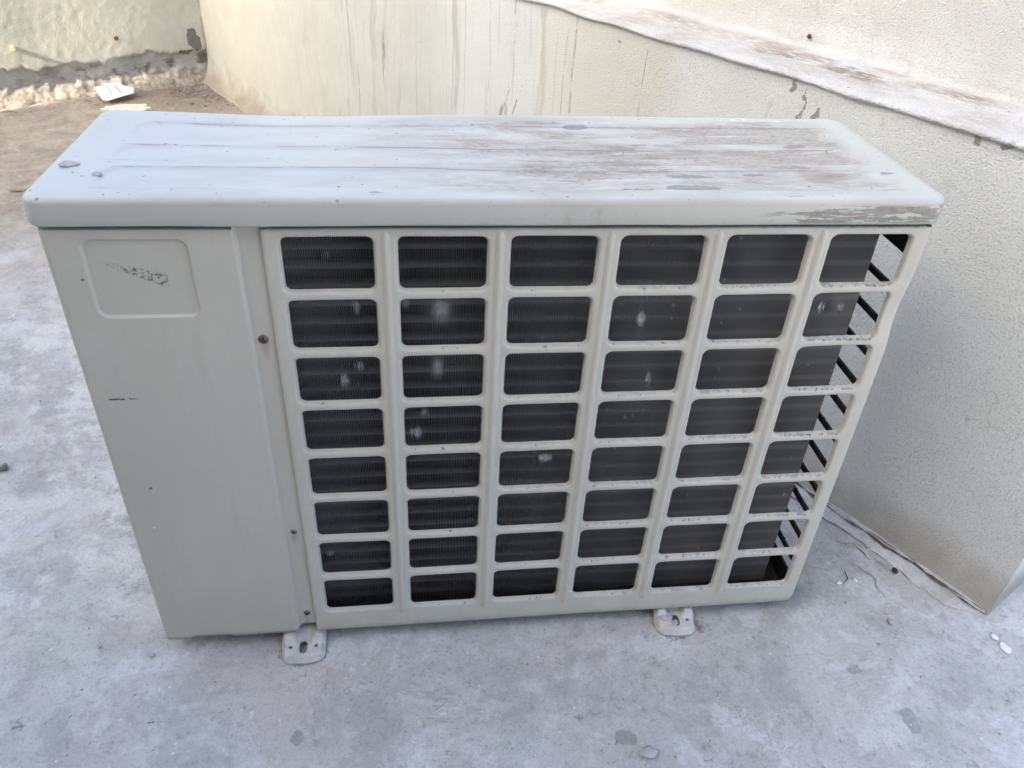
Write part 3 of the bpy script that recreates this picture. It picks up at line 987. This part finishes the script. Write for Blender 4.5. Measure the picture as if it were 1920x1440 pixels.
# ---- condenser coil: fins, tubes, end plate
coil = empty('condenser_coil'); coil.parent = ac
XC0, XC1, YC, ZC0, ZC1 = .200, .8185, .0305, .036, .592
pitch = .00193
xf = np.arange(XC0, XC1, pitch)
zf = np.linspace(ZC0, ZC1, 112)
Vs, Fs = [], []
nz_ = len(zf); cnt = 0
for k, xx in enumerate(xf):
    dx = np.zeros(nz_); dy = np.zeros(nz_)
    for (cx, cz, rx, rz, a) in DENT:
        e = np.exp(-((xx - cx) / rx) ** 2 - ((zf - cz) / rz) ** 2)
        jit = rng.normal(0, .35) if abs(a) > .002 else rng.normal(0, .1)
        dx += 1.7 * a * e * (1 + jit); dy += .0006 * e
    dx += .00006 * np.sin(zf * 23 + k * .05) + rng.normal(0, .000025)
    t = .00014
    x = xx + dx
    fx = xx + dx * .12
    col0 = np.stack([np.full(nz_, xx - t), np.full(nz_, YC + .0075), zf], 1)
    colA = np.stack([fx - t, np.full(nz_, YC + .0022), zf], 1)
    colB = np.stack([fx + t, np.full(nz_, YC + .0022), zf], 1)
    col1 = np.stack([x - t, YC + dy, zf], 1)
    col2 = np.stack([x + t, YC + dy, zf], 1)
    col3 = np.stack([np.full(nz_, xx + t), np.full(nz_, YC + .0075), zf], 1)
    Vs.append(np.concatenate([col0, colA, col1, col2, colB, col3]))
    i = np.arange(nz_ - 1)
    for q in range(5):
        a = cnt + q * nz_ + i; b_ = cnt + (q + 1) * nz_ + i
        Fs.append(np.stack([a, b_, b_ + 1, a + 1], 1))
    cnt += 6 * nz_
Vs = np.concatenate(Vs); Fs = np.concatenate(Fs)
me = bpy.data.meshes.new('fins')
me.vertices.add(len(Vs)); me.vertices.foreach_set('co', Vs.astype(np.float32).ravel())
me.loops.add(Fs.size); me.loops.foreach_set('vertex_index', Fs.astype(np.int32).ravel())
me.polygons.add(len(Fs)); me.polygons.foreach_set('loop_start', np.arange(0, Fs.size, 4, dtype=np.int32))
me.update(calc_edges=True); me.validate()
fins = link('fin', me, 'fin', coil, smooth=False)
fins['kind'] = 'stuff'
V, F = [], []
N = 10
for k in range(N):
    a = 2 * math.pi * k / N
    V += [(XC0 - .002, .0046 * math.cos(a), .0046 * math.sin(a)), (XC1 - .001, .0046 * math.cos(a), .0046 * math.sin(a))]
F = [(2 * k, 2 * ((k + 1) % N), 2 * ((k + 1) % N) + 1, 2 * k + 1) for k in range(N)]
tm = mesh(V, F); tm.materials.append(M['tube'])
for k in range(26):
    o = link('tube', tm, None, coil); o.location = (0, YC + .0078, .0485 + k * .0214)
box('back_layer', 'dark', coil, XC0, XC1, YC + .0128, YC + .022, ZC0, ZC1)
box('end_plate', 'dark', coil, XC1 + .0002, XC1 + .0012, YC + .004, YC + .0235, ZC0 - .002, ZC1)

# ---- body behind the coil: base pan, fan-side panel, partition, slatted right side
box('base_pan', 'pan', ac, .004, W - .004, .012, D - .004, ZB + .004, ZB + .0055)
box('fan_panel', 'paint', ac, .0025, W - .0005, D - .003, D, ZB, .5962)
box('partition', 'dark', ac, .196, .1975, .014, D - .004, ZB + .006, .5955)
box('inner_top', 'dark', ac, .003, W - .003, .012, D - .004, .5966, .5986)
sg = empty('side_grille'); sg.parent = ac
XS = W - .0034
box('top_rail', 'bar', sg, XS - .001, XS + .0018, .0125, D - .006, .556, .5958)
box('bottom_rail', 'bar', sg, XS - .001, XS + .0018, .0125, D - .006, ZB + .006, .062)
box('rear_post', 'paint', sg, XS - .0006, XS + .0026, D - .030, D - .0035, ZB + .001, .5961)
for k in range(11):
    zt_ = .5195 - .0428 * k
    o = link('slat', from_bm(box_bm(XS - .0030, XS + .0014, .0135, D - .0302, zt_ - .0076, zt_, .0010)), 'bar', sg, False)

# ---- mounting feet with slot and two holes
def foot_mesh():
    st = .0006
    X = np.arange(-.0285, .0285 + st / 2, st); Y = np.arange(-.034, .030 + st / 2, st)
    holes = [('c', -.0165, -.0140, .0024), ('c', .0165, -.0140, .0024), ('s', 0.0, -.0150, .0052)]
    def sd_hole(x, y):
        best = 9
        for h in holes:
            if h[0] == 'c': d = math.hypot(x - h[1], y - h[2]) - h[3]
            else: d = math.hypot(x - h[1], max(0, abs(y - h[2]) - .0045)) - h[3]
            best = min(best, d)
        return best
    def sd_out(x, y):
        # rounded front, straight sides
        fy = -.0335 + .0045 * (x / .0285) ** 2
        qx = abs(x) - .0280 + .010; qy = fy - y + .010
        return math.hypot(max(qx, 0), max(qy, 0)) + min(max(qx, qy), 0) - .010
    bm = bmesh.new(); idx = {}
    def snap(x, y):
        for f in (sd_hole, lambda a, b_: -sd_out(a, b_)):
            d = f(x, y)
            if abs(d) < st * .55:
                e = 1e-5
                gx_ = (f(x + e, y) - f(x - e, y)) / (2 * e); gy_ = (f(x, y + e) - f(x, y - e)) / (2 * e)
                x -= d * gx_; y -= d * gy_
        return x, y
    def hgt(x, y):
        inside = -sd_out(x, y)
        h = .0105 - .0085 * (1 - sst(0, .006, inside)) ** 1.5
        # channel between two raised shoulders that run under the unit
        sh = sst(-.012, -.002, y)
        h += sh * (.0085 * sst(.007, .017, abs(x)) - .0005)
        h += .0060 * sst(.002, .016, y) * (1 - sst(.007, .017, abs(x)))
        return h
    def vert(i, j):
        if (i, j) not in idx:
            x, y = snap(X[i], Y[j]); idx[i, j] = bm.verts.new((x, y, hgt(x, y)))
        return idx[i, j]
    for i in range(len(X) - 1):
        for j in range(len(Y) - 1):
            mx_, my_ = X[i] + st / 2, Y[j] + st / 2
            if sd_hole(mx_, my_) < 0 or sd_out(mx_, my_) > 0: continue
            bm.faces.new((vert(i, j), vert(i + 1, j), vert(i + 1, j + 1), vert(i, j + 1)))
    es = [e for e in bm.edges if len(e.link_faces) == 1]
    r_ = bmesh.ops.extrude_edge_only(bm, edges=es)
    for v in r_['geom']:
        if isinstance(v, bmesh.types.BMVert): v.co.z -= .0022
    bmesh.ops.recalc_face_normals(bm, faces=bm.faces)
    for e in bm.edges:
        if len(e.link_faces) == 2 and e.calc_face_angle(0) > .7: e.smooth = False
    return from_bm(bm)
fm = foot_mesh()
f1 = link('mounting_foot', fm, 'foot', ac); f1.location = (.174, 0, 0); f1.rotation_euler.z = .02
f2 = link('mounting_foot', fm.copy(), 'foot', ac); f2.location = (.682, .004, 0); f2.rotation_euler.z = -.08
f2['label'] = 'right mounting foot with dried cement on it'
box('foot_rail', 'paint', ac, .150, .198, .030, D + .02, .004, ZB + .0035)
box('foot_rail', 'paint', ac, .658, .706, .034, D + .02, .004, ZB + .0035)
# dried cement on the right foot
vs_, fs = rock_verts(.0085, 5, .32)
sp1 = [(p[0] - .012, p[1] - .008, p[2] + .0105) for p in vs_]
vs2, fs2 = rock_verts(.0065, 9, .35)
sp2 = [(p[0] - .002, p[1] - .019, p[2] + .0105) for p in vs2]
link('dried_cement', mesh(sp1 + sp2, fs + [tuple(i + len(sp1) for i in f) for f in fs2]), 'chip', f2)

# ---- cement crumbs caught on the grille bars (densest at the right)
spots = []
for i in range(6):
    for j in range(8):
        xa = GX + i * PX + .006; zt_ = GT - j * PZ - CH
        dens = [1, 2, 4, 6, 9, 16][i]
        if i == 5 and j in (0, 1, 2, 3): dens = 42
        for _ in range(dens):
            xx = xa + (CW - .012) * (random.random() if i < 5 else 1 - random.random() ** 1.6)
            rr_ = random.choice((.0007, .0009, .0012, .0016)) * (1.25 if random.random() < .1 else 1)
            spots.append((xx, random.uniform(.0003, .0035), zt_ - .0007, rr_))
crumbs('cement_crumbs', spots, 'crumb', gr)
spots = []
for k in range(11):
    zt_ = .5195 - .0428 * k
    for _ in range(14): spots.append((XS - random.uniform(.0, .0025), random.uniform(.015, .12), zt_ + .0003, random.choice((.0008, .0012, .002))))
crumbs('cement_crumbs', spots, 'bar', sg)
spots = [(random.uniform(.79, .845), random.uniform(.02, .15), ZB + .006, random.choice((.002, .003, .005))) for _ in range(60)]
crumbs('cement_crumbs', spots, 'pan', ac)

# ================================================================== LOOSE THINGS
# ---- opened white carton lying by the far wall
def prism(outline, th, z=0.0):
    n = len(outline)
    V = [(x, y, z) for x, y in outline] + [(x, y, z + th) for x, y in outline]
    F = [tuple(range(n))[::-1], tuple(range(n, 2 * n))] + [(i, (i + 1) % n, n + (i + 1) % n, n + i) for i in range(n)]
    return mesh(V, F)
cart = empty('paper_card', (-.725, 2.415, 0))
tag(cart, 'flattened white paper card with two grey lines lying by the far wall', 'card')
cb = [(-.075, .050), (-.052, .062), (-.045, .085), (.005, .095), (.020, .072), (.064, .050), (.072, .010), (-.002, -.058), (-.020, -.050)]
V, F = [], []
nseg = len(cb)
def card_z(x, y): return .012 + .16 * (y + .06) * .9 
V = [(x, y, card_z(x, y)) for x, y in cb] + [(x, y, card_z(x, y) + .0012) for x, y in cb]
F = [tuple(range(nseg))[::-1], tuple(range(nseg, 2 * nseg))] + [(i, (i + 1) % nseg, nseg + (i + 1) % nseg, nseg + i) for i in range(nseg)]
link('sheet', mesh(V, F), 'card', cart, False)
for (a, b_, wd) in (((-.012, .076), (.030, .006), .0022), ((-.034, .064), (.002, -.010), .0014)):
    a, b_ = Vector(a), Vector(b_); d = (b_ - a).normalized(); nn = Vector((-d.y, d.x)) * wd
    q = []
    for k in range(9): c = a.lerp(b_, k / 8); q += [c + nn, c - nn]
    link('printed_line', mesh([(p.x, p.y, card_z(p.x, p.y) + .0022) for p in q], [(2 * k, 2 * k + 1, 2 * k + 3, 2 * k + 2) for k in range(8)]), 'cardline', cart, False)

# ---- cream scrap half hidden behind the lid
ol = []
for k in range(40):
    a = 2 * math.pi * k / 40
    r_ = 1 + .45 * fbm(math.cos(a) * 2, math.sin(a) * 2, 4.4, 3)
    ol.append((.082 * r_ * math.cos(a), .040 * r_ * math.sin(a)))
fo = link('foam_scrap', prism(ol, .009), 'foam', None, False)
fo.location = (-.640, 2.285, .002); fo.rotation_euler.z = .12
tag(fo, 'flat cream scrap behind the back left corner of the lid', 'scrap')

# ---- wooden peg and nails in the walls
def rod(name, mat, parent, p, d, r, L, n=14, taper=1.0, smooth=True):
    q = Vector(d).to_track_quat('Z', 'Y')
    V, F = [], []
    for (t, k) in ((0, 1), (.93, taper), (1.0, taper * .86)):
        for i in range(n):
            a = 2 * math.pi * i / n
            V.append(tuple(Vector(p) + q @ Vector((r * k * math.cos(a), r * k * math.sin(a), L * t))))
    for k in range(2):
        for i in range(n): F.append((k * n + i, k * n + (i + 1) % n, (k + 1) * n + (i + 1) % n, (k + 1) * n + i))
    F += [tuple(range(n))[::-1], tuple(range(2 * n, 3 * n))]
    return link(name, merged(V, F, 1e-7, .8), mat, parent)
pg = rod('wooden_peg', 'wood', None, uvw(.335, VB + .01, .182), uvw(-.10, -1, .08), .0080, .030)
tag(pg, 'pale round wooden peg sticking out of the far wall at the left edge', 'peg')
nl = empty('rusty_nail', tuple(uvw(.672, VB, .182)))
tag(nl, 'short rusty nail in the far wall left of the bare patch', 'nail')
rod('shank', 'rust', nl, (0, 0, 0), uvw(-.35, -1, .30), .0030, .026)
rod('head', 'rust', nl, tuple(uvw(-.35, -1, .30).normalized() * .024), uvw(-.35, -1, .3), .0075, .004)
nl2 = empty('rusty_nail', tuple(uvw(1.146, .032, .651)))
tag(nl2, 'rusty nail stub in the wall above the ledge', 'nail')
rod('shank', 'rust', nl2, (0, 0, 0), uvw(-1, -.2, -.25), .0018, .009)
rod('head', 'rust', nl2, tuple(uvw(-1, -.2, -.25).normalized() * .007), uvw(-1, -.2, -.25), .0036, .002)

# ---- bolt at the left edge, leaf, plaster chips on the lid, stones
bt = empty('metal_bolt', (-.346, .378, .0052))
tag(bt, 'dull grey metal bolt lying on the floor at the left edge', 'bolt')
rod('shank', 'bolt', bt, (-.045, -.012, 0), (.97, .22, 0), .0044, .052)
rod('head', 'bolt', bt, (.004, .000, 0), (.97, .22, 0), .0062, .006, 6)
lf = []
for t in np.linspace(0, 1, 9): lf.append((.022 * (t - .5) * 2, .0075 * math.sin(math.pi * t) ** .8))
lf += [(x, -y * .8) for x, y in lf[-2:0:-1]]
V = [(x, y, .0035 + 6 * x * x + 10 * y * y) for x, y in lf]; n = len(V)
V += [(x, y, z + .0006) for x, y, z in V]
F = [tuple(range(n))[::-1], tuple(range(n, 2 * n))] + [(i, (i + 1) % n, n + (i + 1) % n, n + i) for i in range(n)]
le = link('dry_leaf', mesh(V, F), 'leaf', None, False)
le.location = (-.745, 1.555, 0); le.rotation_euler.z = .15
tag(le, 'small dry yellow leaf on the floor beside the front left lid corner', 'leaf')

def stone(name, mat, x, y, z, r, seed, label, cat, flat=.5, group=None, rz=0.0, sx=1.0):
    vs_, fs = rock_verts(r, seed, flat)
    o = link(name, mesh([(p[0] * sx, p[1], p[2]) for p in vs_], fs), mat)
    o.location = (x, y, z + r * flat * .55); o.rotation_euler.z = rz
    return tag(o, label, cat, group)
zt_ = H + LT
stone('plaster_chip', 'chip', .013, .076, zt_, .0058, 3, 'long grey plaster chip near the left edge of the lid', 'chip', .35, sx=1.5)
stone('plaster_chip', 'chip', .0445, .053, zt_ - .001, .0046, 8, 'small rounded grey plaster chip on the lid, nearest the front left corner', 'chip', .45)
stone('plaster_chip', 'chip', .046, .085, zt_ - .0015, .0028, 12, 'tiny grey plaster chip on the lid right of the long chip', 'chip', .4, sx=1.5)
stone('pebble', 'chip', .595, -.193, 0, .0095, 31, 'speckled round pebble at the bottom edge, right of the middle', 'pebble', .35)
stone('pebble', 'chip', .994, -.031, 0, .0048, 33, 'small grey pebble on the floor between the unit and the wall end', 'pebble', .6)
stone('pebble', 'paintchip', .951, .044, 0, .0042, 34, 'small white pebble beside the crack right of the unit', 'pebble', .6)
stone('pebble', 'paintchip', .978, .047, 0, .0035, 35, 'tiny white pebble right of the other white pebble', 'pebble', .6)
stone('paint_flake', 'paintchip', 1.137, -.086, 0, .0085, 36, 'larger oval white paint flake on the floor below the wall end', 'flake', .05)
stone('paint_flake', 'paintchip', 1.133, -.066, 0, .0050, 37, 'smaller white paint flake just above the oval flake', 'flake', .05)
stone('dirt_clod', 'grime', 1.047, .058, .003, .0065, 41, 'dark brown clod of dirt on the mortar at the foot of the wall', 'dirt', .45)
stone('pebble', 'chip', -.02, -.005, 0, .0035, 44, 'tiny pale pebble on the floor left of the unit', 'pebble', .6)

spots = []
for _ in range(150):
    s = abs(random.gauss(0, .10)); t = abs(random.gauss(0, .13))
    p = uvw(.955 - s, 2.49 - t); spots.append((p.x, p.y, .001, random.choice((.002, .003, .004, .006)) * random.uniform(.6, 1.2)))
cr = crumbs('plaster_rubble', spots, 'crumb'); tag(cr, 'loose plaster crumbs in the far corner', 'rubble')
spots = []
for _ in range(90):
    u = random.uniform(.2, .93); p = uvw(u, 2.485 - abs(random.gauss(0, .05))); spots.append((p.x, p.y, .001, random.choice((.002, .003, .005))))
for _ in range(60):
    s = abs(random.gauss(0, .09)); t = abs(random.gauss(0, .10))
    p = uvw(.95 - s, 2.48 - t); spots.append((p.x, p.y, .001, random.choice((.003, .005, .007))))
cr = crumbs('paint_flakes', spots, 'crumb', flat=.35); tag(cr, 'pale plaster flakes along the foot of the far wall', 'flakes')
spots = []
while len(spots) < 420:
    x, y = random.uniform(-1.2, 1.3), random.uniform(-.3, 2.4)
    if (-.02 < x < .87 and -.0 < y < .26): continue
    if x * cu + y * su > UW - .03: continue
    spots.append((x, y, floor_z(x, y), random.choice((.0007, .0009, .0012, .0017, .0025))))
for _ in range(60): spots.append((.712 + abs(random.gauss(0, .008)), -.018 + random.gauss(0, .008), 0, random.choice((.0008, .0012, .0018))))
for fx, fy in ((.174, 0), (.682, .004)):
    for _ in range(70):
        a = random.uniform(math.pi, 2 * math.pi)
        spots.append((fx + .031 * math.cos(a) + random.gauss(0, .003), fy - .004 + .032 * math.sin(a) + random.gauss(0, .002), -.0006, random.choice((.0006, .0009, .0013))))
cr = crumbs('floor_grit', spots, 'crumb'); tag(cr, 'fine grey grit scattered over the cement floor', 'grit')
